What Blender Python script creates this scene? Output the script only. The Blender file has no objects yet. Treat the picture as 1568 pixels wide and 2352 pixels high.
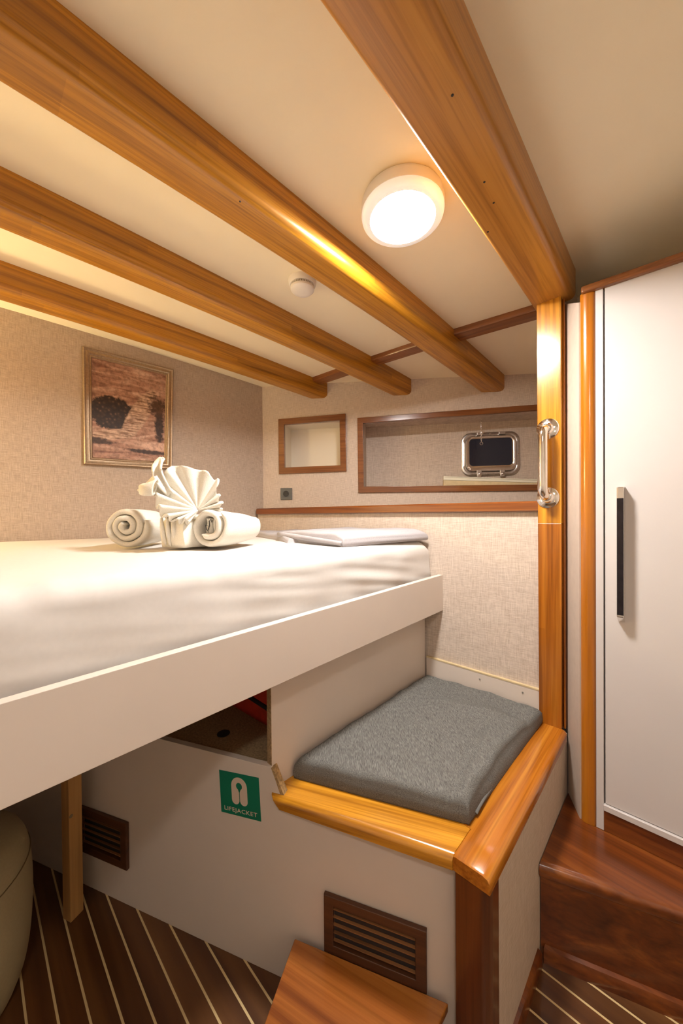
import bpy, bmesh, math, random
from mathutils import Vector, Matrix, noise
random.seed(7)
C = bpy.context.scene.collection
ZC = 1.262                      # lens height above the cabin sole; shapes are measured from the lens level
rad = math.radians
V = Vector
def lerp(a, b, t): return a + (b - a) * t
def sstep(a, b, x):
    t = max(0.0, min(1.0, (x - a) / (b - a))); return t * t * (3 - 2 * t)

# ------------------------------------------------------------------ materials
def new_mat(name):
    m = bpy.data.materials.new(name); m.use_nodes = True
    nt = m.node_tree; b = nt.nodes['Principled BSDF']
    return m, nt, b
def N(nt, t, **kw):
    n = nt.nodes.new(t)
    for k, v in kw.items():
        if k.startswith('i_'): n.inputs[k[2:].replace('_', ' ')].default_value = v
        else: setattr(n, k, v)
    return n
def L(nt, a, b): nt.links.new(a, b)
def rgba(c): return (c[0], c[1], c[2], 1)
def srgb(r, g, b):
    f = lambda c: (c / 255 / 12.92) if c / 255 <= .04045 else ((c / 255 + .055) / 1.055) ** 2.4
    return (f(r), f(g), f(b))
def coords(nt, rot=(0, 0, 0), scale=(1, 1, 1)):
    tc = N(nt, 'ShaderNodeTexCoord')
    m1 = N(nt, 'ShaderNodeMapping'); m1.inputs['Rotation'].default_value = rot
    m2 = N(nt, 'ShaderNodeMapping'); m2.inputs['Scale'].default_value = scale
    L(nt, tc.outputs['Object'], m1.inputs['Vector']); L(nt, m1.outputs['Vector'], m2.inputs['Vector'])
    return m2.outputs['Vector'], m1.outputs['Vector']
def ramp(nt, fac, stops):
    r = N(nt, 'ShaderNodeValToRGB'); e = r.color_ramp.elements
    while len(e) < len(stops): e.new(.5)
    for k, (p, c) in enumerate(stops): e[k].position = p; e[k].color = rgba(c)
    L(nt, fac, r.inputs['Fac']); return r.outputs['Color']
def mixc(nt, a, b, fac=.5, mode='MIX'):
    m = N(nt, 'ShaderNodeMix', data_type='RGBA', blend_type=mode)
    for s, v in (('A', a), ('B', b)):
        i = [x for x in m.inputs if x.name == s and x.type == 'RGBA'][0]
        if isinstance(v, tuple): i.default_value = rgba(v)
        else: L(nt, v, i)
    f = [x for x in m.inputs if x.name == 'Factor' and x.type == 'VALUE'][0]
    if isinstance(fac, (int, float)): f.default_value = fac
    else: L(nt, fac, f)
    return [x for x in m.outputs if x.type == 'RGBA'][0]
def math_n(nt, op, a, b=None, c=None):
    m = N(nt, 'ShaderNodeMath', operation=op)
    for k, v in enumerate((a, b, c)):
        if v is None: continue
        if isinstance(v, (int, float)): m.inputs[k].default_value = v
        else: L(nt, v, m.inputs[k])
    return m.outputs[0]
def bump(nt, b, h, strength=.2, dist=.002):
    bp = N(nt, 'ShaderNodeBump'); bp.inputs['Strength'].default_value = strength; bp.inputs['Distance'].default_value = dist
    L(nt, h, bp.inputs['Height']); L(nt, bp.outputs['Normal'], b.inputs['Normal'])

def wood(name, dark, mid, light, axis='Y', angle=0.0, rough=.3, coat=.35, lam=0, freq=1.0, var=1.0):
    """varnished timber, grain along axis (turned by angle about z)"""
    m, nt, b = new_mat(name)
    k = {'X': (.5, 22, 22), 'Y': (22, .5, 22), 'Z': (22, 22, .5)}[axis]
    k = tuple(x * freq for x in k)
    vec, base = coords(nt, (0, 0, -angle), k)
    n1 = N(nt, 'ShaderNodeTexNoise'); n1.inputs['Scale'].default_value = 1.0; n1.inputs['Detail'].default_value = 7; n1.inputs['Roughness'].default_value = .62; n1.inputs['Distortion'].default_value = .8
    L(nt, vec, n1.inputs['Vector'])
    lo, hi = .5 - .2 * 1, .5 + .2 * 1
    col = ramp(nt, n1.outputs['Fac'], [(lo, dark), (.5, mid), (hi, light)])
    m3 = N(nt, 'ShaderNodeMapping'); m3.inputs['Scale'].default_value = (6, 6, 6); L(nt, vec, m3.inputs['Vector'])
    n2 = N(nt, 'ShaderNodeTexNoise'); n2.inputs['Scale'].default_value = 1.0; n2.inputs['Detail'].default_value = 3
    L(nt, m3.outputs['Vector'], n2.inputs['Vector'])
    g = ramp(nt, n2.outputs['Fac'], [(.34, (.50, .43, .37)), (.54, (1, 1, 1))])
    col = mixc(nt, col, g, .55 * var, 'MULTIPLY')
    if lam:                                    # glued laminations: each lamella has a tone of its own
        la = N(nt, 'ShaderNodeMapping')
        s = {'X': (1.3, 0.01, 36), 'Y': (0.01, 1.3, 36), 'Z': (26, 26, 2.2)}[axis]
        la.inputs['Scale'].default_value = s; L(nt, base, la.inputs['Vector'])
        vo = N(nt, 'ShaderNodeTexVoronoi', distance='CHEBYCHEV'); vo.inputs['Scale'].default_value = 1.0; vo.inputs['Randomness'].default_value = .55
        L(nt, la.outputs['Vector'], vo.inputs['Vector'])
        sp = N(nt, 'ShaderNodeSeparateColor'); L(nt, vo.outputs['Color'], sp.inputs['Color'])
        lt = ramp(nt, sp.outputs[0], [(0, (.45, .38, .34)), (.5, (.95, .95, .95)), (1, (1.0, 1.0, 1.0))])
        col = mixc(nt, col, lt, lam, 'MULTIPLY')
    L(nt, col, b.inputs['Base Color'])
    b.inputs['Roughness'].default_value = rough
    b.inputs['Coat Weight'].default_value = coat; b.inputs['Coat Roughness'].default_value = .17
    bump(nt, b, n2.outputs['Fac'], .08, .0006)
    return m
def linen(name, c1, c2, angle=0.0, rough=.85):
    """woven wall cloth: crossed threads, angle = direction of the wall"""
    m, nt, b = new_mat(name)
    va, base = coords(nt, (0, 0, -angle), (30, 30, 420))
    vb, _ = coords(nt, (0, 0, -angle), (420, 420, 24))
    vc, _ = coords(nt, (0, 0, -angle), (5, 5, 5))
    o = []
    for v in (va, vb):
        n = N(nt, 'ShaderNodeTexNoise'); n.inputs['Scale'].default_value = 1; n.inputs['Detail'].default_value = 3; n.inputs['Roughness'].default_value = .7
        L(nt, v, n.inputs['Vector']); o.append(n.outputs['Fac'])
    s = math_n(nt, 'ADD', o[0], o[1]); s = math_n(nt, 'MULTIPLY', s, .5)
    col = ramp(nt, s, [(.36, c1), (.62, c2)])
    L(nt, col, b.inputs['Base Color']); b.inputs['Roughness'].default_value = rough
    b.inputs['Specular IOR Level'].default_value = .2
    bump(nt, b, s, .25, .0008)
    return m
def plain(name, c, rough=.5, metal=0.0, spec=.5, nz=0.0, nscale=40, coat=0, bumpd=0.0):
    m, nt, b = new_mat(name)
    b.inputs['Roughness'].default_value = rough; b.inputs['Metallic'].default_value = metal
    b.inputs['Specular IOR Level'].default_value = spec; b.inputs['Coat Weight'].default_value = coat
    v, _ = coords(nt, scale=(nscale,) * 3)
    n = N(nt, 'ShaderNodeTexNoise'); n.inputs['Scale'].default_value = 1; n.inputs['Detail'].default_value = 4
    L(nt, v, n.inputs['Vector'])
    d = tuple(x * (1 - nz) for x in c); u = tuple(min(1, x * (1 + nz * .6)) for x in c)
    L(nt, ramp(nt, n.outputs['Fac'], [(.3, d), (.7, u)]), b.inputs['Base Color'])
    if bumpd: bump(nt, b, n.outputs['Fac'], .5, bumpd)
    return m
def emit(name, c, s):
    m, nt, b = new_mat(name)
    b.inputs['Base Color'].default_value = rgba((.9, .9, .88)); b.inputs['Emission Color'].default_value = rgba(c); b.inputs['Emission Strength'].default_value = s
    return m
def glass(name, c=(1, 1, 1), rough=0.0):
    m, nt, b = new_mat(name)
    b.inputs['Base Color'].default_value = rgba(c); b.inputs['Transmission Weight'].default_value = 1; b.inputs['Roughness'].default_value = rough; b.inputs['IOR'].default_value = 1.45
    return m

A_HULL = rad(34); A_BENCH = rad(24.0); A_LIN = rad(5.1)
BD, BM, BL = (.27, .103, .005), (.50, .212, .011), (.64, .30, .022)
M = {}
M['beam'] = wood('varnished beam timber', BD, BM, BL, 'Y', 0, .34, .25, .6, 1.25)
M['beam_big'] = wood('pale varnished beam timber', (.32, .128, .018), (.46, .20, .032), (.55, .26, .05), 'Y', 0, .34, .25, 0, 1.1, .8)
M['batten'] = wood('dark batten timber', (.16, .05, .012), (.25, .085, .02), (.32, .12, .03), 'X', rad(6), .3, .4)
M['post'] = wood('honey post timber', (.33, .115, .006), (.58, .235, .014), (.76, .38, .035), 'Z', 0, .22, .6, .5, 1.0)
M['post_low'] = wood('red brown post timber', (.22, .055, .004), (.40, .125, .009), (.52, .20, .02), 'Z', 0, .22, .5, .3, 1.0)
M['roundpost'] = wood('orange moulding timber', (.30, .085, .004), (.45, .145, .008), (.52, .19, .012), 'Z', 0, .2, .6, 0, .7, .6)
M['nosing_front'] = wood('honey nosing timber', (.36, .13, .008), (.60, .26, .018), (.74, .38, .04), 'X', A_BENCH, .22, .6, 0, 1.1)
M['nosing_side'] = wood('red brown nosing timber', (.26, .07, .004), (.43, .135, .010), (.55, .21, .02), 'Y', 0, .22, .6)
M['corner_post'] = wood('mahogany post timber', (.07, .015, .003), (.125, .030, .006), (.18, .048, .010), 'Z', 0, .3, .5)
M['mahog'] = wood('mahogany rail timber', (.11, .026, .005), (.21, .058, .010), (.30, .095, .020), 'X', rad(5), .18, .7)
M['frame_wood'] = wood('mahogany frame timber', (.14, .045, .012), (.22, .075, .02), (.28, .10, .028), 'X', A_HULL, .2, .6)
M['step'] = wood('mahogany step timber', (.075, .016, .002), (.16, .037, .005), (.27, .078, .011), 'X', rad(-4), .28, .5, 0, .7)
M['stool'] = wood('striped mahogany stool timber', (.17, .038, .007), (.34, .105, .016), (.50, .19, .032), 'X', rad(16), .24, .6, 0, .55)
M['vent'] = wood('dark vent timber', (.045, .014, .005), (.080, .026, .008), (.115, .040, .013), 'X', A_BENCH, .45, .1)
M['slat'] = wood('paler vent slat timber', (.11, .045, .014), (.20, .085, .03), (.27, .125, .045), 'X', A_BENCH, .4, .2)  # slats paler than the vent frame
M['pine'] = wood('pine leg timber', (.34, .17, .055), (.45, .235, .075), (.52, .29, .10), 'Z', 0, .6, 0, 0, .6)
M['ply'] = plain('brown chipboard', (.36, .235, .12), .8, nz=.35, nscale=160)
M['linen_far'] = linen('linen wall cloth on hull', (.42, .335, .27), (.66, .56, .475), A_HULL)
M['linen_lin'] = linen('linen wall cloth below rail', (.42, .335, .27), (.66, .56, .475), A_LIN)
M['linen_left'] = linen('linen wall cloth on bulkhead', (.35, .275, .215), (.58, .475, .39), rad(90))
M['linen_side'] = linen('linen cloth on bench side', (.46, .355, .265), (.60, .49, .385), rad(90))
M['beige'] = plain('beige wall laminate', (.52, .43, .36), .7, nz=.05)
M['cream'] = plain('cream wall laminate', (.74, .68, .60), .7, nz=.03)
M['ceil'] = plain('cream ceiling panel', (.92, .83, .625), .55, nz=.03, nscale=3)
M['white'] = plain('white laminate', (.63, .545, .475), .45, nz=.02, nscale=6)
M['white_in'] = plain('white niche lining', (.74, .68, .58), .6)
M['cup'] = plain('white wardrobe lacquer', (.58, .54, .525), .35, nz=.015, nscale=5)
M['sheet'] = plain('white cotton sheet', (.63, .595, .565), .8, spec=.2, nz=.02, nscale=90)
M['towel'] = plain('white terry towel', (.74, .705, .625), .95, spec=.1, nz=.08, nscale=420, bumpd=.0025)
M['blanket'] = plain('pale grey lilac cotton', (.40, .375, .385), .9, spec=.1, nz=.05, nscale=200, bumpd=.001)
M['chrome'] = plain('polished steel', (.80, .77, .74), .12, 1.0, nz=.05)
M['steel'] = plain('brushed steel', (.66, .63, .60), .28, 1.0, nz=.12, nscale=60)
M['darkmirror'] = plain('dark mirror reflection', (.055, .05, .06), .16, 1.0, nz=.15, nscale=60)
M['black'] = plain('black plastic', (.02, .02, .022), .5)
M['socket'] = plain('slate grey plastic', (.10, .105, .105), .4)
M['plastic'] = plain('off white plastic', (.80, .76, .70), .4)
M['duct'] = plain('ivory plastic', (.74, .70, .56), .4)
M['raww'] = plain('raw cream wood strip', (.60, .47, .27), .7, nz=.1)
M['chip'] = plain('splintered raw board edge', (.42, .27, .12), .9, nz=.5, nscale=130)
M['lampbody'] = plain('white lamp housing', (.84, .80, .76), .35)
M['green'] = plain('green sign vinyl', (.0, .155, .085), .45)
M['pict'] = plain('cream sign print', (.62, .50, .40), .5)
M['red'] = plain('red life jacket cloth', (.55, .035, .012), .7, nz=.2, nscale=30)
M['ink'] = plain('black print ink', (.01, .01, .012), .6)
M['pouf'] = plain('olive beige leatherette', (.40, .33, .19), .5, nz=.05, nscale=200, bumpd=.0004)
M['seam'] = plain('dark seam thread', (.20, .15, .08), .7)
M['glass'] = glass('porthole glass', (.75, .78, .8))
M['gold'] = plain('antique gold frame', (.40, .29, .19), .36, .7, nz=.18, nscale=140)
M['lamp'] = emit('lit lamp diffuser', (1.0, .96, .905), 150.0)
M['bezel'] = emit('glowing translucent lamp rim', (1.0, .94, .88), .10)
M['glow'] = emit('assumed bedside diffuser', (1.0, .78, .40), 48.0)  # assumed unseen lamp, source of the warm light at the left

def cushion_mat():
    m, nt, b = new_mat('charcoal slub fabric')
    va, _ = coords(nt, (0, 0, rad(-43)), (800, 60, 800))
    n = N(nt, 'ShaderNodeTexNoise'); n.inputs['Scale'].default_value = 1; n.inputs['Detail'].default_value = 3
    L(nt, va, n.inputs['Vector'])
    L(nt, ramp(nt, n.outputs['Fac'], [(.34, (.074, .072, .067)), (.68, (.205, .198, .184))]), b.inputs['Base Color'])
    b.inputs['Roughness'].default_value = .9; b.inputs['Specular IOR Level'].default_value = .15
    bump(nt, b, n.outputs['Fac'], .15, .0005); return m
M['cushion'] = cushion_mat(); M['flap'] = plain('grey zip tape', (.13, .125, .115), .85)
def floor_mat():
    m, nt, b = new_mat('planked sole with pale seams')
    tc = N(nt, 'ShaderNodeTexCoord'); sp = N(nt, 'ShaderNodeSeparateXYZ'); L(nt, tc.outputs['Object'], sp.inputs['Vector'])
    y = math_n(nt, 'ADD', sp.outputs['Y'], 10.0 - .0085 * 0 - .194 + .0025)
    k = math_n(nt, 'DIVIDE', y, .0553); fr = math_n(nt, 'FRACT', k); row = math_n(nt, 'FLOOR', k)
    seam = math_n(nt, 'LESS_THAN', fr, .095)
    vec, _ = coords(nt, scale=(1.2, 18, 18))
    n1 = N(nt, 'ShaderNodeTexNoise', noise_dimensions='4D'); n1.inputs['Scale'].default_value = 1; n1.inputs['Detail'].default_value = 6; n1.inputs['Distortion'].default_value = .6
    L(nt, vec, n1.inputs['Vector']); L(nt, math_n(nt, 'MULTIPLY', row, 3.7), n1.inputs['W'])
    col = ramp(nt, n1.outputs['Fac'], [(.3, (.055, .018, .006)), (.5, (.10, .036, .010)), (.7, (.16, .065, .018))])
    wn = N(nt, 'ShaderNodeTexWhiteNoise', noise_dimensions='1D'); L(nt, row, wn.inputs['W'])
    col = mixc(nt, col, ramp(nt, wn.outputs['Value'], [(0, (.72, .70, .68)), (1, (1.25, 1.25, 1.2))]), .8, 'MULTIPLY')
    col = mixc(nt, col, (.62, .46, .23), seam)
    L(nt, col, b.inputs['Base Color']); b.inputs['Roughness'].default_value = .36; b.inputs['Coat Weight'].default_value = .2
    return m
M['floor'] = floor_mat()
def print_mat():
    """sepia print: a generic landscape of cloud streaks, a dark bush and a pale bank"""
    m, nt, b = new_mat('sepia landscape print')
    tc = N(nt, 'ShaderNodeTexCoord'); sp = N(nt, 'ShaderNodeSeparateXYZ'); L(nt, tc.outputs['Object'], sp.inputs['Vector'])
    u, w = sp.outputs['Y'], sp.outputs['Z']
    nz = N(nt, 'ShaderNodeTexNoise'); nz.inputs['Scale'].default_value = 75; nz.inputs['Detail'].default_value = 6
    L(nt, tc.outputs['Object'], nz.inputs['Vector'])
    mp = N(nt, 'ShaderNodeMapping'); mp.inputs['Rotation'].default_value = (rad(24), 0, 0); mp.inputs['Scale'].default_value = (1, 6, 30); L(nt, tc.outputs['Object'], mp.inputs['Vector'])
    cl = N(nt, 'ShaderNodeTexNoise'); cl.inputs['Scale'].default_value = 1.2; cl.inputs['Detail'].default_value = 7; cl.inputs['Distortion'].default_value = .8; L(nt, mp.outputs['Vector'], cl.inputs['Vector'])
    col = ramp(nt, cl.outputs['Fac'], [(.32, (.22, .10, .065)), (.5, (.40, .22, .15)), (.68, (.58, .38, .28))])
    def ell(cu, cw, ru, rw, rot, soft, amp):
        du = math_n(nt, 'SUBTRACT', u, cu); dw = math_n(nt, 'SUBTRACT', w, cw)
        c, s = math.cos(rot), math.sin(rot)
        a = math_n(nt, 'ADD', math_n(nt, 'MULTIPLY', du, c), math_n(nt, 'MULTIPLY', dw, s))
        d = math_n(nt, 'SUBTRACT', math_n(nt, 'MULTIPLY', dw, c), math_n(nt, 'MULTIPLY', du, s))
        r2 = math_n(nt, 'ADD', math_n(nt, 'POWER', math_n(nt, 'ABSOLUTE', math_n(nt, 'DIVIDE', a, ru)), 2.0), math_n(nt, 'POWER', math_n(nt, 'ABSOLUTE', math_n(nt, 'DIVIDE', d, rw)), 2.0))
        r2 = math_n(nt, 'ADD', r2, math_n(nt, 'MULTIPLY', math_n(nt, 'SUBTRACT', nz.outputs['Fac'], .5), amp))
        mr = N(nt, 'ShaderNodeMapRange'); mr.inputs['From Min'].default_value = 1 + soft; mr.inputs['From Max'].default_value = 1 - soft
        L(nt, r2, mr.inputs['Value']); return mr.outputs['Result']
    vo = N(nt, 'ShaderNodeTexVoronoi'); vo.inputs['Scale'].default_value = 62; L(nt, tc.outputs['Object'], vo.inputs['Vector'])
    bush = ramp(nt, vo.outputs['Distance'], [(.0, (.24, .13, .08)), (.25, (.06, .03, .018)), (.6, (.025, .014, .010))])
    col = mixc(nt, col, bush, ell(.088, .225, .105, .082, rad(-8), .12, .9))
    wv = N(nt, 'ShaderNodeTexNoise'); wv.inputs['Scale'].default_value = 1.0; wv.inputs['Detail'].default_value = 4
    mp2 = N(nt, 'ShaderNodeMapping'); mp2.inputs['Rotation'].default_value = (rad(-52), 0, 0); mp2.inputs['Scale'].default_value = (1, 14, 120); L(nt, tc.outputs['Object'], mp2.inputs['Vector']); L(nt, mp2.outputs['Vector'], wv.inputs['Vector'])
    drape = ramp(nt, wv.outputs['Fac'], [(.36, (.20, .10, .055)), (.58, (.62, .43, .31))])
    col = mixc(nt, col, drape, ell(.205, .245, .155, .042, rad(62), .15, .5))
    col = mixc(nt, col, drape, ell(.09, .125, .10, .026, rad(12), .2, .6))
    col = mixc(nt, col, (.05, .026, .017), ell(.30, .205, .022, .10, 0, .5, 2.2))
    col = mixc(nt, col, (.09, .045, .028), ell(.295, .30, .045, .05, 0, .6, 2.6))
    col = mixc(nt, col, (.62, .40, .30), ell(.30, .092, .09, .022, 0, .3, .8))
    col = mixc(nt, col, (.06, .03, .02), ell(.26, .058, .11, .010, 0, .5, 1.8))
    col = mixc(nt, col, (.07, .035, .02), ell(.02, .085, .07, .014, 0, .5, 1.8))
    fine = ramp(nt, nz.outputs['Fac'], [(.38, (.50, .44, .40)), (.58, (1.15, 1.12, 1.1))])
    col = mixc(nt, col, fine, .55, 'MULTIPLY')
    L(nt, col, b.inputs['Base Color']); b.inputs['Roughness'].default_value = .55; return m
M['print'] = print_mat()

# ------------------------------------------------------------------ mesh collecting
class MB:
    def __init__(s): s.v = []; s.f = []
    def add(s, vs, fs):
        o = len(s.v); s.v += [V(p) for p in vs]; s.f += [tuple(i + o for i in f) for f in fs]; return s
    def hexa(s, p):                    # p: 4 bottom points, 4 top points
        return s.add(p, [(3, 2, 1, 0), (4, 5, 6, 7), (0, 1, 5, 4), (1, 2, 6, 5), (2, 3, 7, 6), (3, 0, 4, 7)])
    def box(s, x0, x1, y0, y1, z0, z1):
        return s.hexa([(x0, y0, z0), (x1, y0, z0), (x1, y1, z0), (x0, y1, z0), (x0, y0, z1), (x1, y0, z1), (x1, y1, z1), (x0, y1, z1)])
    def prism(s, poly, z0, z1):        # polygon in plan, z0/z1 number or per-vertex list
        n = len(poly)
        b = z0 if isinstance(z0, (list, tuple)) else [z0] * n
        t = z1 if isinstance(z1, (list, tuple)) else [z1] * n
        vs = [(p[0], p[1], b[i]) for i, p in enumerate(poly)] + [(p[0], p[1], t[i]) for i, p in enumerate(poly)]
        fs = [tuple(range(n))[::-1], tuple(range(n, 2 * n))] + [(i, (i + 1) % n, n + (i + 1) % n, n + i) for i in range(n)]
        return s.add(vs, fs)
    def extr(s, pts, d):               # any planar polygon pushed along d
        n = len(pts); d = V(d); pts = [V(p) for p in pts]
        return s.add(pts + [p + d for p in pts], [tuple(range(n))[::-1], tuple(range(n, 2 * n))] + [(i, (i + 1) % n, n + (i + 1) % n, n + i) for i in range(n)])
    def loft(s, rings, closed=True, caps=True):
        n = len(rings[0]); o = len(s.v); s.v += [V(p) for r in rings for p in r]
        for k in range(len(rings) - 1):
            for i in range(n if closed else n - 1):
                j = (i + 1) % n; a = o + k * n
                s.f.append((a + i, a + j, a + n + j, a + n + i))
        if caps:
            s.f.append(tuple(o + i for i in range(n))[::-1]); e = o + (len(rings) - 1) * n
            s.f.append(tuple(e + i for i in range(n)))
        return s
    def tube(s, path, r, seg=12, caps=True, closed=False):
        path = [V(p) for p in path]; n = len(path); rings = []
        rr = r if isinstance(r, (list, tuple)) else [r] * n
        ref = None
        for k, p in enumerate(path):
            if closed: t = path[(k + 1) % n] - path[k - 1]
            else: t = path[min(k + 1, n - 1)] - path[max(k - 1, 0)]
            t.normalize()
            if ref is None: ref = V((0, 0, 1)) if abs(t.z) < .9 else V((1, 0, 0))
            a = (ref - t * ref.dot(t)); a.normalize(); b = t.cross(a); ref = a
            rings.append([p + (a * math.cos(q) + b * math.sin(q)) * rr[k] for q in (2 * math.pi * i / seg for i in range(seg))])
        if closed: rings.append(rings[0]); return s.loft(rings, True, False)
        return s.loft(rings, True, caps)
    def lathe(s, prof, c, ax=(0, 0, 1), seg=48):   # prof: (radius, height)
        ax = V(ax).normalized(); r = V((1, 0, 0)) if abs(ax.x) < .9 else V((0, 1, 0))
        a = (r - ax * r.dot(ax)).normalized(); b = ax.cross(a); c = V(c)
        return s.loft([[c + ax * h + (a * math.cos(q) + b * math.sin(q)) * max(rd, 1e-4) for q in (2 * math.pi * i / seg for i in range(seg))] for rd, h in prof])
    def grid(s, fn, us, vs_):
        o = len(s.v); nu, nv = len(us), len(vs_)
        s.v += [V(fn(u, v)) for u in us for v in vs_]
        for i in range(nu - 1):
            for j in range(nv - 1):
                a = o + i * nv + j; s.f.append((a, a + nv, a + nv + 1, a + 1))
        return s
    def build(s, name, mat, parent=None, loc=None, bevel=0, seg=2, smooth=None, solid=0, sub=0, ang=40):
        """link as one mesh object; loc: where a top-level object stands (its origin)"""
        org = V(parent['_o']) if parent is not None else V(loc or (0, 0, 0))
        me = bpy.data.meshes.new(name)
        me.from_pydata([tuple(p - org) for p in s.v], [], s.f); me.validate()
        bm = bmesh.new(); bm.from_mesh(me); bmesh.ops.remove_doubles(bm, verts=bm.verts, dist=1e-6)
        bmesh.ops.recalc_face_normals(bm, faces=bm.faces); bm.to_mesh(me); bm.free()
        me.materials.append(M[mat] if isinstance(mat, str) else mat)
        o = bpy.data.objects.new(name, me); C.objects.link(o)
        if smooth or bevel or sub:
            for p in me.polygons: p.use_smooth = True
            if not (sub or smooth == 'all'): me.set_sharp_from_angle(angle=rad(ang))
        if solid:
            md = o.modifiers.new('thickness', 'SOLIDIFY'); md.thickness = solid; md.offset = 0
        if bevel:
            md = o.modifiers.new('rounded edges', 'BEVEL'); md.width = bevel; md.segments = seg; md.limit_method = 'ANGLE'; md.angle_limit = rad(35); md.harden_normals = True
        if sub:
            md = o.modifiers.new('smooth', 'SUBSURF'); md.levels = sub; md.render_levels = sub
        o['_o'] = tuple(org)
        if parent is None: o.location = org + V((0, 0, ZC))
        else: o.parent = parent
        return o
def tag(o, label=None, cat=None, group=None, kind=None):
    if label: o['label'] = label
    if cat: o['category'] = cat
    if group: o['group'] = group
    if kind: o['kind'] = kind
    return o
def thing(name, label, cat, loc, group=None, kind='thing'):
    o = bpy.data.objects.new(name, None); o.empty_display_size = .05; C.objects.link(o)
    o['_o'] = tuple(loc); o.location = V(loc) + V((0, 0, ZC)); tag(o, label, cat, group, kind); return o
def struct(o): o['kind'] = 'structure'; return o

# ------------------------------------------------------------------ camera
yaw, pitch, roll = rad(43.4), rad(-.5), rad(.46)
fw = V((-math.sin(yaw) * math.cos(pitch), math.cos(yaw) * math.cos(pitch), math.sin(pitch)))
r0 = V((math.cos(yaw), math.sin(yaw), 0)); u0 = r0.cross(fw)
R = math.cos(roll) * r0 - math.sin(roll) * u0; U = math.sin(roll) * r0 + math.cos(roll) * u0
cam = bpy.data.cameras.new('camera'); cam.sensor_fit = 'VERTICAL'; cam.sensor_height = 36; cam.lens = 820 / 2352 * 36
cam.shift_y = 18 / 2352; cam.clip_start = .01
co = bpy.data.objects.new('camera', cam); C.objects.link(co)
co.matrix_world = Matrix(((R.x, U.x, -fw.x, 0), (R.y, U.y, -fw.y, 0), (R.z, U.z, -fw.z, ZC), (0, 0, 0, 1)))
bpy.context.scene.camera = co

# ------------------------------------------------------------------ room shell
FL = -1.262
def zc(y): return .866 - .018 * (y - .75) ** 2          # cambered deckhead
e = V((math.cos(A_HULL), math.sin(A_HULL), 0)); nb = V((-math.sin(A_HULL), math.cos(A_HULL), 0)); P0 = V((-1.986, 1.365, 0))
def H(s, z, off=0): return P0 + e * s + nb * off + V((0, 0, z))   # point on the hull wall; off = behind it
def hullY(x): return 1.365 + (x + 1.986) * math.tan(A_HULL)
def linY(x): return 1.455 + .0895 * (x + .36)
def benY(x): return .272 + .446 * (x + 1.489)

b = MB(); b.box(-2.05, .95, -1.05, 2.6, FL - .04, FL); struct(b.build('floor', 'floor', loc=(0, 0, FL)))
ys = [-1.05 + i * .1 for i in range(37)]
b = MB(); b.loft([[(-2.05, y, zc(y)), (.95, y, zc(y)), (.95, y, zc(y) + .03), (-2.05, y, zc(y) + .03)] for y in ys]); struct(b.build('ceiling', 'ceil', loc=(0, 0, .85), smooth=True))
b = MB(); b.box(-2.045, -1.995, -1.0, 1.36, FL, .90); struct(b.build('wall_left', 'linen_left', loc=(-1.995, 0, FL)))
b = MB(); b.box(-2.05, .95, -1.05, -1.0, FL, .90); struct(b.build('wall_back', 'cream', loc=(0, -1, FL)))
b = MB(); b.box(.90, .95, -1.0, 1.7, FL, .90); struct(b.build('wall_right', 'cream', loc=(.9, 0, FL)))
b = MB(); b.box(-.29, .95, 1.66, 1.70, FL, .90); struct(b.build('wall_fore', 'beige', loc=(.3, 1.66, FL)))
def holed(cs, zs, holes, t=.02, fn=H):
    b = MB()
    def solid(i, j):
        if not (0 <= i < len(cs) - 1 and 0 <= j < len(zs) - 1): return False
        c = (cs[i] + cs[i + 1]) / 2; z = (zs[j] + zs[j + 1]) / 2
        return not any(h[0] < c < h[1] and h[2] < z < h[3] for h in holes)
    for i in range(len(cs) - 1):
        for j in range(len(zs) - 1):
            if not solid(i, j): continue
            q = [(cs[i], zs[j]), (cs[i + 1], zs[j]), (cs[i + 1], zs[j + 1]), (cs[i], zs[j + 1])]
            b.add([fn(*p) for p in q], [(0, 1, 2, 3)]); b.add([fn(*p, t) for p in q], [(3, 2, 1, 0)])
            for a, c2, di, dj in ((0, 1, 0, -1), (1, 2, 1, 0), (2, 3, 0, 1), (3, 0, -1, 0)):
                if not solid(i + di, j + dj): b.add([fn(*q[a]), fn(*q[c2]), fn(*q[c2], t), fn(*q[a], t)], [(0, 3, 2, 1)])
    return b
sm = (.133, .513, .320, .606); bg = (.648, 1.775, .178, .612)
b = holed([-.01, sm[0], sm[1], bg[0], bg[1], 1.90], [.0, bg[2], sm[2], sm[3], bg[3], .90], [sm, bg]); struct(b.build('wall_far', 'linen_far', loc=tuple(H(.9, 0))))
# the small niche is lined white, the long one carries the same cloth as the wall
b = MB(); D1 = .16
for p in ([(sm[0], sm[2], .02), (sm[0], sm[3], .02), (sm[0], sm[3], D1), (sm[0], sm[2], D1)], [(sm[1], sm[2], .02), (sm[1], sm[3], .02), (sm[1], sm[3], D1), (sm[1], sm[2], D1)],
          [(sm[0], sm[2], .02), (sm[1], sm[2], .02), (sm[1], sm[2], D1), (sm[0], sm[2], D1)], [(sm[0], sm[3], .02), (sm[1], sm[3], .02), (sm[1], sm[3], D1), (sm[0], sm[3], D1)],
          [(sm[0], sm[2], D1), (sm[1], sm[2], D1), (sm[1], sm[3], D1), (sm[0], sm[3], D1)]): b.add([H(*q) for q in p], [(0, 1, 2, 3)])
struct(b.build('wall_niche', 'white_in', loc=tuple(H(.3, .32, .1)), solid=.004))
D2 = .22; PH = (1.325, 1.598, .318, .503)
b = holed([bg[0], PH[0], PH[1], bg[1]], [bg[2], PH[2], PH[3], bg[3]], [PH], .012, lambda s, z, o=0: H(s, z, D2 + o))
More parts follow.
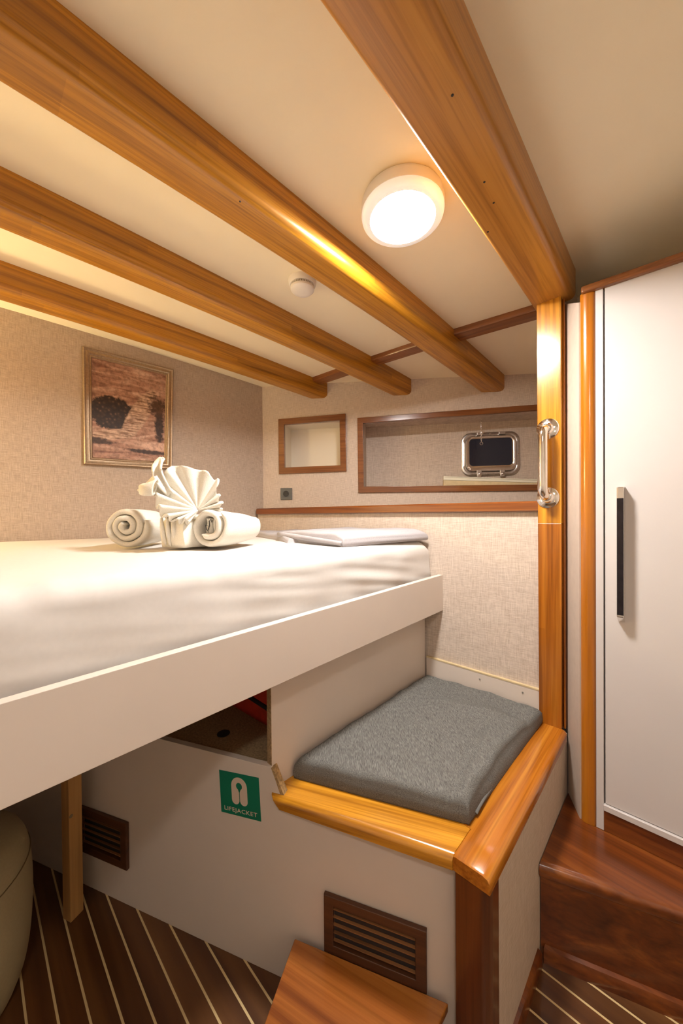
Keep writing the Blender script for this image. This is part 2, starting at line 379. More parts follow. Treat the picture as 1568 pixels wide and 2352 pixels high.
for p in ([(bg[0], bg[2], .02), (bg[0], bg[3], .02), (bg[0], bg[3], D2), (bg[0], bg[2], D2)], [(bg[1], bg[2], .02), (bg[1], bg[3], .02), (bg[1], bg[3], D2), (bg[1], bg[2], D2)],
          [(bg[0], bg[2], .02), (bg[1], bg[2], .02), (bg[1], bg[2], D2), (bg[0], bg[2], D2)], [(bg[0], bg[3], .02), (bg[1], bg[3], .02), (bg[1], bg[3], D2), (bg[0], bg[3], D2)]):
    b.extr([H(*q) for q in p], (V((0, 0, .004)) if p[0][1] == p[1][1] else e * .004))
struct(b.build('wall_hull_niche', 'linen_far', loc=tuple(H(1.2, .18, .1))))
# lining below the rail, its ledge and the bulkhead beside the post
b = MB(); xl, xr = -1.985, -.362
b.prism([(xl, linY(xl)), (xr, linY(xr)), (xr, linY(xr) + .03), (xl, linY(xl) + .03)], -1.262, .022); struct(b.build('wall_lining', 'linen_lin', loc=(-1, 1.42, FL)))
b = MB(); b.prism([(xl, linY(xl) + .002), (xr, linY(xr) + .002), (-.40, hullY(-.40)), (xl, hullY(xl))], .022, .036); struct(b.build('trim_6', 'mahog', loc=(-1, 1.6, .022)))
b = MB()
def railring(x):
    y = linY(x); t = lerp(.057, .052, (x + 1.95) / 1.57); h = .039
    pr = [(0, 0), (-.012, 0), (-.018, .005), (-.018, h - .006), (-.012, h), (.012, h), (.012, 0)]
    return [(x, y + d, t - h + k) for d, k in pr]
b.loft([railring(x) for x in (-1.975, -1.5, -1.0, -.7, -.372)]); struct(b.build('trim_7', 'mahog', loc=(-1, 1.4, .02), smooth=True))
b = MB(); b.prism([(-.299, 1.487), (-.234, 1.362), (-.214, 1.375), (-.27, 1.50)], -1.262, [.755, .68, .68, .755]); struct(b.build('wall_corner', 'beige', loc=(-.26, 1.42, FL)))
b = MB(); b.prism([(-.31, 1.497), (-.29, 1.497), (-.29, 2.6), (-.31, 2.6)], -1.262, .86); struct(b.build('wall_bulkhead', 'beige', loc=(-.3, 2, FL)))

def framed(name, outer, inner, mat, parent=None, d0=-.014, d1=.012):
    """mitred frame; corner lists in wall coordinates, standing proud of the wall"""
    b = MB()
    for k in range(4):
        j = (k + 1) % 4; q = [outer[k], outer[j], inner[j], inner[k]]
        b.hexa([H(*p, d1) for p in q] + [H(*p, d0) for p in q])
    return b.build(name, mat, parent, None if parent else tuple(H(*outer[3])), bevel=.003, seg=2)
struct(framed('trim_1', [(.102, .638), (.545, .650), (.548, .286), (.104, .281)], [(.141, .600), (.506, .609), (.509, .326), (.143, .323)], 'frame_wood'))
struct(framed('trim_2', [(.620, .619), (1.81, .644), (1.81, .141), (.622, .150)], [(.656, .584), (1.765, .611), (1.765, .177), (.657, .188)], 'frame_wood'))

# seat-height white board along the lining, with two screws
t = struct(tag(bpy.data.objects.new('baseboard_far', None)))
C.objects.link(t); t['_o'] = (-.6, 1.43, -.75); t.location = V((-.6, 1.43, -.75 + ZC))
b = MB(); b.prism([(-.815, linY(-.815) - .012), (-.37, linY(-.37) - .012), (-.37, linY(-.37) + .005), (-.815, linY(-.815) + .005)], -.757, [-.626, -.645, -.645, -.626]); b.build('board', 'white', t, bevel=.001)
b = MB(); b.prism([(-.815, linY(-.815) - .013), (-.37, linY(-.37) - .013), (-.37, linY(-.37)), (-.815, linY(-.815))], [-.626, -.645, -.645, -.626], [-.621, -.640, -.640, -.621]); b.build('edge_strip', 'raww', t)
for x, z in ((-.585, -.660), (-.428, -.667)):
    b = MB(); b.lathe([(0, .0), (.0035, 0), (.0035, .0015), (0, .002)], (x, linY(x) - .012, z), (0, -1, 0), 12); b.build('screw', 'steel', t)
# baseboards at the sole
b = MB(); b.loft([[(-.289, y, FL), (-.277, y, FL), (-.277, y, FL + .034), (-.281, y, FL + .042), (-.289, y, FL + .044)] for y in (.70, 1.095)]); struct(b.build('baseboard_right', 'step', loc=(-.28, .9, FL), smooth=True))

# ------------------------------------------------------------------ beams, battens
def beam(label, xl_, xr_, depth, mat, y1=None, rr=.014, y0=-.99, marks=()):
    root = tag(None or bpy.data.objects.new('ceiling_beam', None), label, 'beam', 'varnished beams under the ceiling', 'thing')
    C.objects.link(root); root['_o'] = (xr_, .5, .77); root.location = V((xr_, .5, .77 + ZC))
    rings = []; n = 26
    prof = [(xl_, 0)]
    for k in range(5): a = rad(90 * k / 4); prof.append((xl_ + rr - rr * math.cos(a), -depth + rr - rr * math.sin(a)))
    R2 = rr * 1.9
    for k in range(5): a = rad(90 * k / 4); prof.append((xr_ - R2 + R2 * math.sin(a), -depth + R2 - R2 * math.cos(a)))
    prof.append((xr_, 0))
    for k in range(n + 1):
        r = []
        for x, z in prof:
            ye = (y1 if y1 else hullY(x) + .004); y = lerp(y0, ye, k / n); r.append((x, y, zc(y) + z + (.004 if z == 0 else 0)))
        rings.append(r)
    MB().loft(rings).build('beam_body', mat, root, smooth=True, ang=60)
    for (mx, my, s, mm) in marks:
        b = MB(); b.lathe([(.0, 0), (s, .0), (s * .7, .0016), (0, .002)], (mx, my, zc(my) - depth + .0006), (0.05, 0, -1), 10)
        b.build('knot', mm, root)
    return root
beam('varnished beam nearest the picture on the left wall', -1.728, -1.632, .094, 'beam')
beam('varnished beam second from the picture wall, left of the smoke detector', -1.297, -1.196, .097, 'beam')
beam('thick varnished beam between the smoke detector and the round lamp, with a bright lamp streak', -.864, -.749, .097, 'beam', marks=((-.775, .47, .0025, 'ink'),))
beam('widest pale varnished beam right of the lamp, resting on the post', -.389, -.263, .100, 'beam_big', 1.475, .010, marks=((-.30, .62, .003, 'ink'), (-.325, .83, .003, 'ink'), (-.33, .90, .003, 'ink'), (-.375, .98, .003, 'ink')))
def batten(name, a, c, w, th, mat='batten'):
    """ceiling batten from a to c (plan points of its near top edge)"""
    a, c = V((a[0], a[1], 0)), V((c[0], c[1], 0)); d = (c - a).normalized(); n = V((-d.y, d.x, 0))
    rings = []
    for k in range(7):
        p = a.lerp(c, k / 6)
        pr = [(0, .004), (.0, -th + .008), (.003, -th + .002), (.010, -th), (w - .004, -th), (w, -th + .004), (w, .004)]
        rings.append([(p.x + n.x * q, p.y + n.y * q, zc(p.y + n.y * q) + h) for q, h in pr])
    return struct(MB().loft(rings).build(name, mat, loc=(a.x, a.y, .83), smooth=True))
batten('trim_3', (-1.632, 1.478), (-1.297, 1.497), .072, .026); batten('trim_4', (-1.196, 1.503), (-.864, 1.535), .072, .026); batten('trim_5', (-.749, 1.548), (-.36, 1.605), .076, .028)

# ------------------------------------------------------------------ post, grab handle
t = thing('wooden_post', 'tall honey varnished post from bench corner up to the widest beam', 'post', (-.335, 1.46, -.755))
def shaft(z0, z1, mat):
    f = lambda a, c2, z: lerp(a, c2, (z + .757) / 1.525); q = []
    for z in (z0, z1): q += [(f(-.372, -.374, z), f(1.435, 1.428, z), z), (f(-.3, -.298, z), f(1.435, 1.428, z), z), (f(-.3, -.298, z), 1.483, z), (f(-.372, -.374, z), 1.483, z)]
    return MB().hexa(q).build('shaft', mat, t, bevel=.0012, seg=2)
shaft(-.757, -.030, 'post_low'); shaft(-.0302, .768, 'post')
b = MB(); b.box(-.298, -.291, 1.452, 1.492, -.757, .765); b.build('edge_strip', 'post_low', t, bevel=.002)
t = thing('grab_handle', 'polished steel grab handle with round flanges on the honey post', 'handle', (-.34, 1.432, .06))
zt, zb, yh = .306, .062, 1.431
for z in (zt, zb):
    b = MB(); b.lathe([(0, 0), (.0365, 0), (.0365, .003), (.033, .006), (.020, .009), (.0155, .016), (0, .016)], (-.340, yh, z), (0, -1, 0), 40); fl = b.build('flange', 'chrome', t, smooth=True)
    for a in (90, 210, 330):
        p = (-.340 + .028 * math.cos(rad(a)), yh - .0065, z + .028 * math.sin(rad(a)))
        MB().lathe([(0, 0), (.0035, 0), (.0035, .0012), (0, .0016)], p, (0, -1, 0), 10).build('screw', 'steel', fl)
pth = []
for k in range(9):
    a = rad(90 * k / 8); pth.append((-.340 - .004 * k / 8, yh - .012 - .040 * math.sin(a), zt - .030 * (1 - math.cos(a))))
mid = [(-.344, yh - .053, lerp(zt - .04, zb + .04, k / 6)) for k in range(7)]
pth = pth + mid + [(-.340 - .004 * (8 - k) / 8, yh - .012 - .040 * math.sin(rad(90 * (8 - k) / 8)), zb + .030 * (1 - math.cos(rad(90 * (8 - k) / 8)))) for k in range(9)]
b = MB(); b.tube(pth, [.0125 + .0035 * math.sin(math.pi * k / (len(pth) - 1)) for k in range(len(pth))], 20); b.build('bar', 'chrome', t, smooth='all')

# ------------------------------------------------------------------ bench
t = thing('bench', 'white panelled bench with varnished wooden edging and corner post', 'bench', (-.6, .7, FL))
eb = V((math.cos(A_BENCH), math.sin(A_BENCH), 0)); nbk = V((-eb.y, eb.x, 0))
def BP(x, z, off=0): return V((x, benY(x), z)) + nbk * off
pts = [(-1.985, FL), (-.345, FL), (-.345, -.775), (-.775, -.775), (-.80, -.725), (-.815, -.688), (-1.985, -.688)]
vents = []
b = MB(); b.extr([BP(x, z) for x, z in pts], nbk * .018); b.build('front_panel', 'white', t, bevel=.001)
b = MB(); b.extr([BP(-.8155, -.689, -.0008), BP(-.802, -.722, -.0008), BP(-.786, -.766, -.0008), BP(-.779, -.756, .0), BP(-.797, -.716, 0), BP(-.809, -.688, 0)], nbk * .02); b.build('raw_edge', 'chip', t)
b = MB(); b.box(-.305, -.289, .76, 1.46, FL, -.773); b.build('side_panel', 'linen_side', t)
poly = [(-.838, .60), (-.36, .80), (-.36, 1.44), (-.838, linY(-.838))]
b = MB(); b.prism(poly, -.778, -.758); b.build('seat_board', 'white', t)
p0, p1 = V((-.806, .566, 0)), V((-.366, .737, 0)); d = (p1 - p0).normalized(); n2 = V((-d.y, d.x, 0))
rings = []
for k in range(9):
    f = k / 8; p = p0.lerp(p1, f); q = []
    for off, z in ((0, -.789), (-.002, -.768), (.004, -.758), (.012, -.755), (.115, -.755), (.115, -.789)):
        qq = p + n2 * off
        if k == 0: qq = qq + d * lerp(.024, -.004, (z + .789) / .034) - d * (.10 * off)
        if k == 8: qq = qq + d * (off * -n2.x / d.x)
        q.append((qq.x, qq.y, z))
    rings.append(q)
MB().loft(rings).build('front_edging', 'nosing_front', t, smooth=True, ang=50)
rings = []
for y in (.740, .746, .829, .831, 1.0, 1.2, 1.437):
    s = .004 if y == .740 else 0
    rings.append([(-.366 - (.02 if y > .83 else 0), y, -.79), (-.366 - (.02 if y > .83 else 0), y, -.757 - s), (-.362 - (.02 if y > .83 else 0), y, -.754 - s), (-.300, y, -.754 - s), (-.290, y, -.757 - s), (-.285, y, -.766 - s), (-.285, y, -.79)])
MB().loft(rings).build('side_edging', 'nosing_side', t, smooth=True, ang=50)
b = MB(); b.prism([(-.366, .744), (-.300, .744), (-.287, .757), (-.287, .80), (-.366, .80)], FL, -.786); b.build('corner_post', 'corner_post', t, bevel=.006, seg=3)

def vent(label, x0, x1, z0, z1, z0b=None, nsl=5):
    v = thing('air_vent', label, 'vent', tuple(BP((x0 + x1) / 2, z0)), 'louvred vents in the bench front')
    f = .024
    for q in ([(x0, z1), (x1, z1), (x1 - f, z1 - f), (x0 + f, z1 - f)], [(x1, z1), (x1, z0), (x1 - f, z0 + f), (x1 - f, z1 - f)], [(x1, z0), (x0, z0), (x0 + f, z0 + f), (x1 - f, z0 + f)], [(x0, z0), (x0, z1), (x0 + f, z1 - f), (x0 + f, z0 + f)]):
        pass
    b = MB()
    for q in ([(x0, z1), (x1, z1), (x1 - f, z1 - f), (x0 + f, z1 - f)], [(x1, z1), (x1, z0), (x1 - f, z0 + f), (x1 - f, z1 - f)], [(x1, z0), (x0, z0), (x0 + f, z0 + f), (x1 - f, z0 + f)], [(x0, z0), (x0, z1), (x0 + f, z1 - f), (x0 + f, z0 + f)]):
        b.hexa([BP(x, z, -.001) for x, z in q] + [BP(x, z, -.013) for x, z in q])
    b.build('frame', 'vent', v, bevel=.002)
    MB().extr([BP(x, z, -.0015) for x, z in ((x0 + f, z0 + f), (x1 - f, z0 + f), (x1 - f, z1 - f), (x0 + f, z1 - f))], nbk * .001).build('gap_shade', 'black', v)  # black sheet stands in for the shade in the gaps between slats
    h = (z1 - z0 - 2 * f) / nsl
    for k in range(nsl):
        z = z1 - f - h * (k + .4)
        MB().hexa([BP(x0 + f - .002, z - .0014, -.0105), BP(x1 - f + .002, z - .0014, -.0105), BP(x1 - f + .002, z, -.0055), BP(x0 + f - .002, z, -.0055),
                   BP(x0 + f - .002, z + .0010, -.0105), BP(x1 - f + .002, z + .0010, -.0105), BP(x1 - f + .002, z + .0022, -.0055), BP(x0 + f - .002, z + .0022, -.0055)]).build('slat', 'slat', v)
vent('dark wooden louvred vent behind the small step stool', -.671, -.434, -1.121, -.973)
vent('dark louvred vent in shadow beside the pine bed leg', -1.508, -1.297, -1.135, -.984)

# lifejacket sign
sg = thing('safety_sign', 'green square sign with a white lifejacket symbol on the bench front', 'sign', tuple(BP(-.9, -.84)))
a = rad(3.2); cS = BP(-.909, -.790); W2, H2 = .0665, .0605
def SP(u, w, off=-.0012): return cS + eb * (u * math.cos(a) - w * math.sin(a)) + V((0, 0, u * math.sin(a) + w * math.cos(a))) + nbk * off
MB().extr([SP(-W2, -H2, -.001), SP(W2, -H2, -.001), SP(W2, H2, -.001), SP(-W2, H2, -.001)], nbk * .0008).build('sign_plate', 'green', sg)
# lifejacket: inverted U of two rounded legs with a drop shaped neck hole and a thin slit
rw = .0262; bot = -.028
n = 40
# outer boundary clockwise from slit bottom left
def leg(sx):
    o = []
    rl = .0125
    cx = sx * (.0012 + rl)
    for k in range(13): q = rad(180 * k / 12); o.append((cx - sx * rl * math.cos(q), bot + rl - rl * math.sin(q)))
    return o
Lg = leg(-1); Rg = leg(1)
outer = Lg + [(-rw * math.cos(rad(k * 9)), .0238 + rw * math.sin(rad(k * 9))) for k in range(21)] + Rg[::-1][:-1]
slit = .0012; hr = .0102; hc = .0250
hole = [(slit, bot + .0125)] + [(slit, .007)] + [(hr * math.sin(rad(w)), hc - hr * math.cos(rad(w))) for w in range(28, 333, 16)] + [(-slit, .007)]
poly = outer + hole
from mathutils.geometry import tessellate_polygon
tri = tessellate_polygon([[V((p[0], p[1], 0)) for p in poly]])
b = MB(); b.add([SP(p[0], p[1], -.0016) for p in poly], [tuple(f) for f in tri]); b.build('lifejacket_symbol', 'pict', sg, solid=.0004)
tcv = bpy.data.curves.new('lettering', 'FONT'); tcv.body = 'LIFEJACKET'; tcv.size = .0195; tcv.align_x = 'CENTER'; tcv.offset = .0002; tcv.space_character = 1.12
to = bpy.data.objects.new('lettering_source', tcv); C.objects.link(to); bpy.context.view_layer.update()
tm = bpy.data.meshes.new_from_object(to.evaluated_get(bpy.context.evaluated_depsgraph_get()))
b = MB(); wmax = max(v.co.x for v in tm.vertices); sx = .0555 / wmax
b.add([SP(v.co.x * sx, v.co.y * .84 - .0505, -.0016) for v in tm.vertices], [tuple(p.vertices) for p in tm.polygons]); b.build('lettering', 'pict', sg)
bpy.data.objects.remove(to)

# seat cushion ---------------------------------------------------------------
def bil(c, u, v): return c[0].lerp(c[1], u).lerp(c[3].lerp(c[2], u), v)
def slab(corners, z0, z1, r, nu=40, nv=40, fz=None, fxy=None, ns=5):
    """soft slab on a four-cornered plan: rounded top edge, straight skirt"""
    c = [V((p[0], p[1], 0)) for p in corners]
    lu = ((c[1] - c[0]).length + (c[2] - c[3]).length) / 2; lv = ((c[3] - c[0]).length + (c[2] - c[1]).length) / 2
    def sp(n, l):
        k = r / l; e = [k * (1 - math.cos(math.pi / 2 * i / 6)) for i in range(7)]
        return e + [lerp(k, 1 - k, i / n) for i in range(1, n)] + [1 - x for x in e[::-1]]
    us, vs = sp(nu, lu), sp(nv, lv); b = MB()
    def top(u, v):
        p = bil(c, u, v); d = min(u * lu, (1 - u) * lu); f = min(v * lv, (1 - v) * lv)
        g = lambda x: math.sqrt(max(0, 1 - (1 - min(x / r, 1)) ** 2))
        z = z1 - r + r * g(d) * g(f) if r else z1
        if fxy: p = p + V(fxy(u, v, p))
        return (p.x, p.y, z + (fz(u, v, p) if fz else 0))
    b.grid(top, us, vs)
    edge = [(u, 0) for u in us] + [(1, v) for v in vs[1:]] + [(u, 1) for u in us[::-1][1:]] + [(0, v) for v in vs[::-1][1:-1]]
    ring1 = [top(*q) for q in edge]; rings = [ring1]
    for k in range(1, ns + 1):
        rr = []
        for q, p in zip(edge, ring1):
            w = k / ns; bp = bil(c, *q); x = lerp(p[0], bp.x, w); y = lerp(p[1], bp.y, w); z = lerp(p[2], z0, w)
            bulge = math.sin(math.pi * w) * .004
            cc = bil(c, .5, .5); dv = (bp - cc).normalized(); rr.append((x + dv.x * bulge, y + dv.y * bulge, z))
        rings.append(rr)
    b.loft(rings, True, False); o = len(b.v) - len(edge); b.f.append(tuple(o + i for i in range(len(edge))))
    return b
cc = [(-.808, .648), (-.373, .838), (-.362, 1.436), (-.812, 1.400)]
def cz(u, v, p):
    z = .012 * (noise.noise((p.x * 7, p.y * 7, 1))) + .004 * noise.noise((p.x * 22 + p.y * 9, p.y * 14, 5))
    z += .010 * math.exp(-((u - .86 + .25 * (v - .2)) / .03) ** 2) * sstep(.0, .15, v) * sstep(.75, .45, v) * -1
    z += .006 * math.exp(-((u - .95) / .03) ** 2 - ((v - .10) / .06) ** 2) - .008 * math.exp(-((u - .90) / .02) ** 2 - ((v - .05) / .06) ** 2)
    z += -.004 * math.exp(-((v - .78 - .1 * math.sin(3 * u)) / .03) ** 2) + .004 * math.exp(-((v - .70 - .08 * u) / .03) ** 2)
    return z - .010 * sstep(.6, 1, u) * sstep(.5, 1, v) + .004
def cxy(u, v, p):
    d = -.016 * sstep(.8, 1, u) * math.sin(math.pi * min(1, v * 1.1)) if u > .8 else 0
    return (d + .004 * noise.noise((v * 9, 3, 1)) * sstep(.9, 1, u), 0, 0)
t = thing('seat_cushion', 'charcoal grey fabric cushion with wrinkles on the bench seat', 'cushion', (-.58, 1.05, -.757))
slab(cc, -.757, -.697, .020, 46, 50, cz, cxy).build('cover', 'cushion', t, smooth='all')
pth = [(-.372 - .010 * math.sin(math.pi * k / 24), lerp(.87, 1.425, k / 24), -.744 + .003 * math.sin(k * .9)) for k in range(25)]
b = MB(); b.loft([[(p[0], p[1], p[2] + .005), (p[0] + .007, p[1], p[2] + .002), (p[0] + .0075, p[1], p[2] - .001), (p[0], p[1], p[2] - .001)] for p in pth]); tag(b.build('zip_flap', 'flap', t, smooth='all'), 'paler zip flap along the cushion side')
b = MB(); b.box(-.3745, -.3705, .878, .883, -.746, -.740); b.build('care_tag', 'plastic', t)

# ------------------------------------------------------------------ bed
t = thing('bed', 'raised bed with a broad white side rail and pine leg', 'bed', (-1.35, .3, FL))
ra, rb = V((-.728, -.95, 0)), V((-.743, 1.421, 0))
rail_t = lambda y: lerp(-.2745, -.2545, (y - .03) / 1.39); rail_b = lambda y: lerp(-.434, -.409, (y - .03) / 1.39)
b = MB(); b.hexa([(ra.x - .022, ra.y, rail_b(ra.y)), (ra.x, ra.y, rail_b(ra.y)), (rb.x, rb.y, rail_b(rb.y)), (rb.x - .022, rb.y - .001, rail_b(rb.y)),
                  (ra.x - .022, ra.y, rail_t(ra.y)), (ra.x, ra.y, rail_t(ra.y)), (rb.x, rb.y, rail_t(rb.y)), (rb.x - .022, rb.y - .001, rail_t(rb.y))]); b.build('side_rail', 'white', t, bevel=.0015)
b = MB(); b.prism([(-1.99, -.95), (-.755, -.95), (-.77, linY(-.77) - .005), (-1.99, linY(-1.99) - .005)], -.405, -.380); b.build('base_board', 'ply', t)
b = MB(); b.box(-.838, -.820, .578, linY(-.83) - .012, -.757, -.405); b.build('partition_panel', 'white', t, bevel=.001)
b = MB(); b.box(-.8385, -.8195, .5765, .578, -.70, -.405); b.build('panel_edging', 'ply', t)
c0 = V((-1.379, .214, 0)); d1 = V((-.035, -.014, 0)); d2 = V((-.017, .037, 0))
q = [c0, c0 + d2, c0 + d1 + d2, c0 + d1]
b = MB(); b.prism([(p.x, p.y) for p in q], FL, -.405); lg = b.build('leg', 'pine', t, bevel=.002)
b = MB(); b.lathe([(0, 0), (.006, 0), (.004, .0014), (0, .0016)], tuple(V((c0.x, c0.y, -.93)) + d2 * .15), (.9, .42, 0), 10); b.build('knot', 'seam', lg)
# mattress in a white fitted sheet
def mz(u, v, p):
    y = p.y; z = .006 * noise.noise((p.x * 3, y * 3, 2)) * 1.0
    z += -.020 * sstep(.35, -.5, y) * sstep(.55, 1, u) - .012 * sstep(.6, 1.0, u)
    z += .006 * sstep(.3, 0, u)
    w = sstep(.90, .99, u)
    z += w * .010 * noise.noise((y * 24, 1, 0)) * sstep(.7, .2, abs(y - .25))
    return z
def mxy(u, v, p): return (.006 * noise.noise((p.y * 2.2, 4, 4)) * sstep(.9, 1, u), 0, 0)
t = thing('mattress', 'thick mattress in a white fitted sheet on the raised bed', 'mattress', (-1.38, .3, -.38))
b = slab([(-1.986, -.94), (-.771, -.94), (-.800, linY(-.80) - .012), (-1.986, linY(-1.986) - .012)], -.380, -.095, .048, 60, 150, mz, mxy, 24)
for i, p in enumerate(b.v):          # loose horizontal pulls and tucked creases in the sheet's side
    if p.x > -.87 and p.z < -.14:
        w = sstep(-.14, -.17, p.z)
        p.x += w * (.004 * noise.noise((p.y * 2.0, p.z * 34 + p.y * 5, 3)) * (.4 + sstep(.3, .6, p.y)) + .004 * noise.noise((p.y * 9, p.z * 10, 7)))
b.build('fitted_sheet', 'sheet', t, smooth='all')

# under-bed locker and what lies on it
b = MB(); b.prism([(-1.985, benY(-1.985) + .02), (-1.15, benY(-1.15) + .02), (-.842, benY(-.842) + .02), (-.842, linY(-.842) - .002), (-1.985, linY(-1.985) - .002)], -.718, -.700)
lk = tag(b.build('locker_lid', 'ply', loc=(-1.4, .9, -.718)), 'brown board with an oval finger hole in the under bed locker', 'lid', None, 'thing')
b = MB(); b.lathe([(.0, .0), (.0205, 0), (.0205, .0012), (.0, .0014)], (-1.073, .570, -.7004), (0, 0, 1), 28); b.build('finger_hole', 'black', lk)
t = thing('life_jacket', 'red life jacket with black strap stowed under the bed', 'life jacket', (-1.05, .92, -.70))
slab([(-1.25, .675), (-.855, .700), (-.855, 1.18), (-1.25, 1.15)], -.699, -.57, .045, 14, 14, lambda u, v, p: .012 * noise.noise((p.x * 9, p.y * 9, 0))).build('foam_panel', 'red', t, smooth='all')
b = MB(); b.loft([[(x, .669 + .065 * (x + 1.25) - .004, z + .006), (x, .669 + .065 * (x + 1.25) - .004, z - .006), (x, .669 + .065 * (x + 1.25) + .004, z - .006), (x, .669 + .065 * (x + 1.25) + .004, z + .006)] for x, z in ((-1.2, -.625), (-1.1, -.628), (-1.0, -.635), (-.93, -.645), (-.86, -.665))]); b.build('strap', 'black', t)

# folded blanket --------------------------------------------------------------
t = thing('folded_blanket', 'pale grey folded cover lying along the far end of the bed', 'blanket', (-1.15, 1.15, -.09))
bz = lambda k: (lambda u, v, p: .004 * noise.noise((p.x * 8, p.y * 8, k)) + .002 * noise.noise((p.x * 30, p.y * 8, k)) - .014 * sstep(.86, 1, u))
slab([(-1.62, 1.03), (-1.10, .86), (-.86, 1.372), (-1.62, 1.318)], -.104, -.071, .012, 30, 24, bz(1)).build('lower_layer', 'blanket', t, smooth='all')
slab([(-1.20, .90), (-.838, .895), (-.800, 1.392), (-1.22, 1.345)], -.104, -.055, .014, 30, 24, bz(4)).build('upper_layer', 'blanket', t, smooth='all')
pth = [(lerp(-1.20, -.845, k / 12), lerp(.893, .888, k / 12), lerp(-.070, -.092, k / 12)) for k in range(13)]
b = MB(); b.tube(pth, [.011 - .003 * k / 12 for k in range(13)], 10); b.build('folded_edge', 'blanket', t, smooth='all')

# towels ----------------------------------------------------------------------
def roll_mesh(c0, c1, r0_, r1_, turns=2.6, th=.017, start=0.0, seed=1, sq=1.0):
    """towel rolled into a spiral: a thick sheet wound from core to rim"""
    c0, c1 = V(c0), V(c1); ax = (c1 - c0); Ln = ax.length; ax.normalize()
    a = V((0, 0, 1)); s_ = ax.cross(a).normalized(); a = s_.cross(ax)
    n = 110; b = MB(); st = [0, .004, .010, .018, .3 * Ln, .55 * Ln, .8 * Ln, Ln - .016, Ln - .006, Ln]
    hs = [.35, .75, .94, 1, 1, 1, 1, .94, .75, .35]; rings = []
    for z, hk in zip(st, hs):
        oin, oout = [], []
        fz = z / Ln; rr = lerp(r0_, r1_, sstep(.35, 1, fz))
        for k in range(n + 1):
            f = k / n; th_ = start + turns * 2 * math.pi * f
            pitch_ = th * .96; r = rr - th / 2 - pitch_ * turns * (1 - f); r = max(r * (rr / rr), .0035)
            w = .0022 * noise.noise((math.cos(th_) * 1.5 + seed, math.sin(th_) * 1.5, f * 5))
            h = th / 2 * hk * (.9 if f > .02 else .4)
            if f > .985: h *= .5
            push = -.010 * (1 - f) ** 2 * (1 - fz) + .006 * noise.noise((f * 9, seed, 2)) * (1 - fz)
            for lst, rad_ in ((oin, max(.0012, r + w - h)), (oout, r + w + h)):
                q = c0 + ax * (z + push) + a * (rad_ * math.sin(th_) * (1.0 if math.sin(th_) > 0 else sq)) + s_ * (rad_ * math.cos(th_))
                lst.append(q)
        rings.append(oout + oin[::-1])
    b.loft(rings, True, False)
    for base in (0, (len(rings) - 1) * 2 * (n + 1)):
        for k in range(n):
            i, j = base + k, base + k + 1; i2, j2 = base + 2 * (n + 1) - 1 - k, base + 2 * (n + 1) - 2 - k
            b.f.append((i, j, j2, i2))
    return b
ZB = -.090
t = thing('rolled_towel', 'rolled white towel left of the fan fold, its spiral end showing', 'towel', (-1.25, .42, ZB), 'rolled towels on the bed')
roll_mesh((-1.243, .342, ZB + .065), (-1.392, .478, ZB + .065), .0720, .0700, 2.8, .0205, rad(90), 1).build('spiral_roll', 'towel', t, smooth='all')
t = thing('rolled_towel', 'rolled white towel right of the fan fold with a black ink mark inside', 'towel', (-1.03, .58, ZB), 'rolled towels on the bed')
roll_mesh((-1.036, .508, ZB + .064), (-1.142, .715, ZB + .056), .0715, .056, 1.45, .022, rad(240), 5).build('spiral_roll', 'towel', t, smooth='all')
# inner crumpled layer and the inked mark
def pxp(x, y, c, Zd):                     # a point in the plane facing the towels, from picture offsets in metres
    return c + R * x + U * y
kp = V((-1.030, .510, ZB + .064)); k_ = .00133
def K(dx, dy, f=0): return kp + R * (dx * k_) + U * (dy * k_) + fw * f
b = MB(); b.grid(lambda u, v: K(lerp(-12, 14, u), lerp(-16, 18, v), .022 + .008 * noise.noise((u * 5, v * 2, 2)) + .006 * math.sin(u * 14)), [i / 14 for i in range(15)], [i / 14 for i in range(15)]); b.build('inner_fold', 'towel', t, smooth='all', solid=.006)
for seg in ([(-10, -8), (-12, 3), (-3, 0), (-8, -10), (-10, -8)], [(-3, 0), (-4, 12), (0, 16), (2, 9), (4, 14)]):
    b = MB(); b.tube([K(x, y, .010) for x, y in seg], .0012, 6); b.build('ink_mark', 'ink', t)
# the fan-folded towel between them
t = thing('fan_folded_towel', 'white towel pleated into an open fan standing between two rolls', 'towel', (-1.12, .47, ZB))
b = slab([(-1.165, .420), (-1.082, .455), (-1.105, .60), (-1.20, .57)], ZB, ZB + .100, .028, 14, 14, lambda u, v, p: .006 * noise.noise((p.x * 20, p.y * 20, 0)))
for p in b.v:
    w = sstep(ZB + .09, ZB + .02, p.z); p += V((noise.noise(p * 25), noise.noise(p * 25 + V((5, 0, 0))), 0)) * .006 * w
b.build('folded_base', 'towel', t, smooth='all')
for k, (a0, a1) in enumerate((((-.030, .090), (-.018, .008)), ((-.012, .094), (-.004, .004)), ((.006, .090), (.012, .010)))):
    pp = [V((-1.128, .437, ZB)) + R * lerp(a0[0], a1[0], q / 8) + V((0, 0, lerp(a0[1], a1[1], q / 8))) - fw * (.002 + .006 * math.sin(math.pi * q / 8)) for q in range(9)]
    b = MB(); b.tube(pp, [.004 + .003 * math.sin(math.pi * q / 8) for q in range(9)], 8); b.build('base_fold', 'towel', t, smooth='all')
piv = V((-1.100, .462, 0)); piv = piv + R * ((454 - 784) / 820 * piv.dot(fw) - piv.dot(R)) + U * (-(1172 - 1194) / 820 * piv.dot(fw) - piv.dot(U))
tab = [(0, 50), (16, 54), (38, 56), (53, 66), (60, 84), (73, 88), (98, 97), (112, 112), (122, 122), (139, 108), (152, 100), (160, 92), (172, 80), (185, 70), (205, 52), (225, 36), (245, 28)]
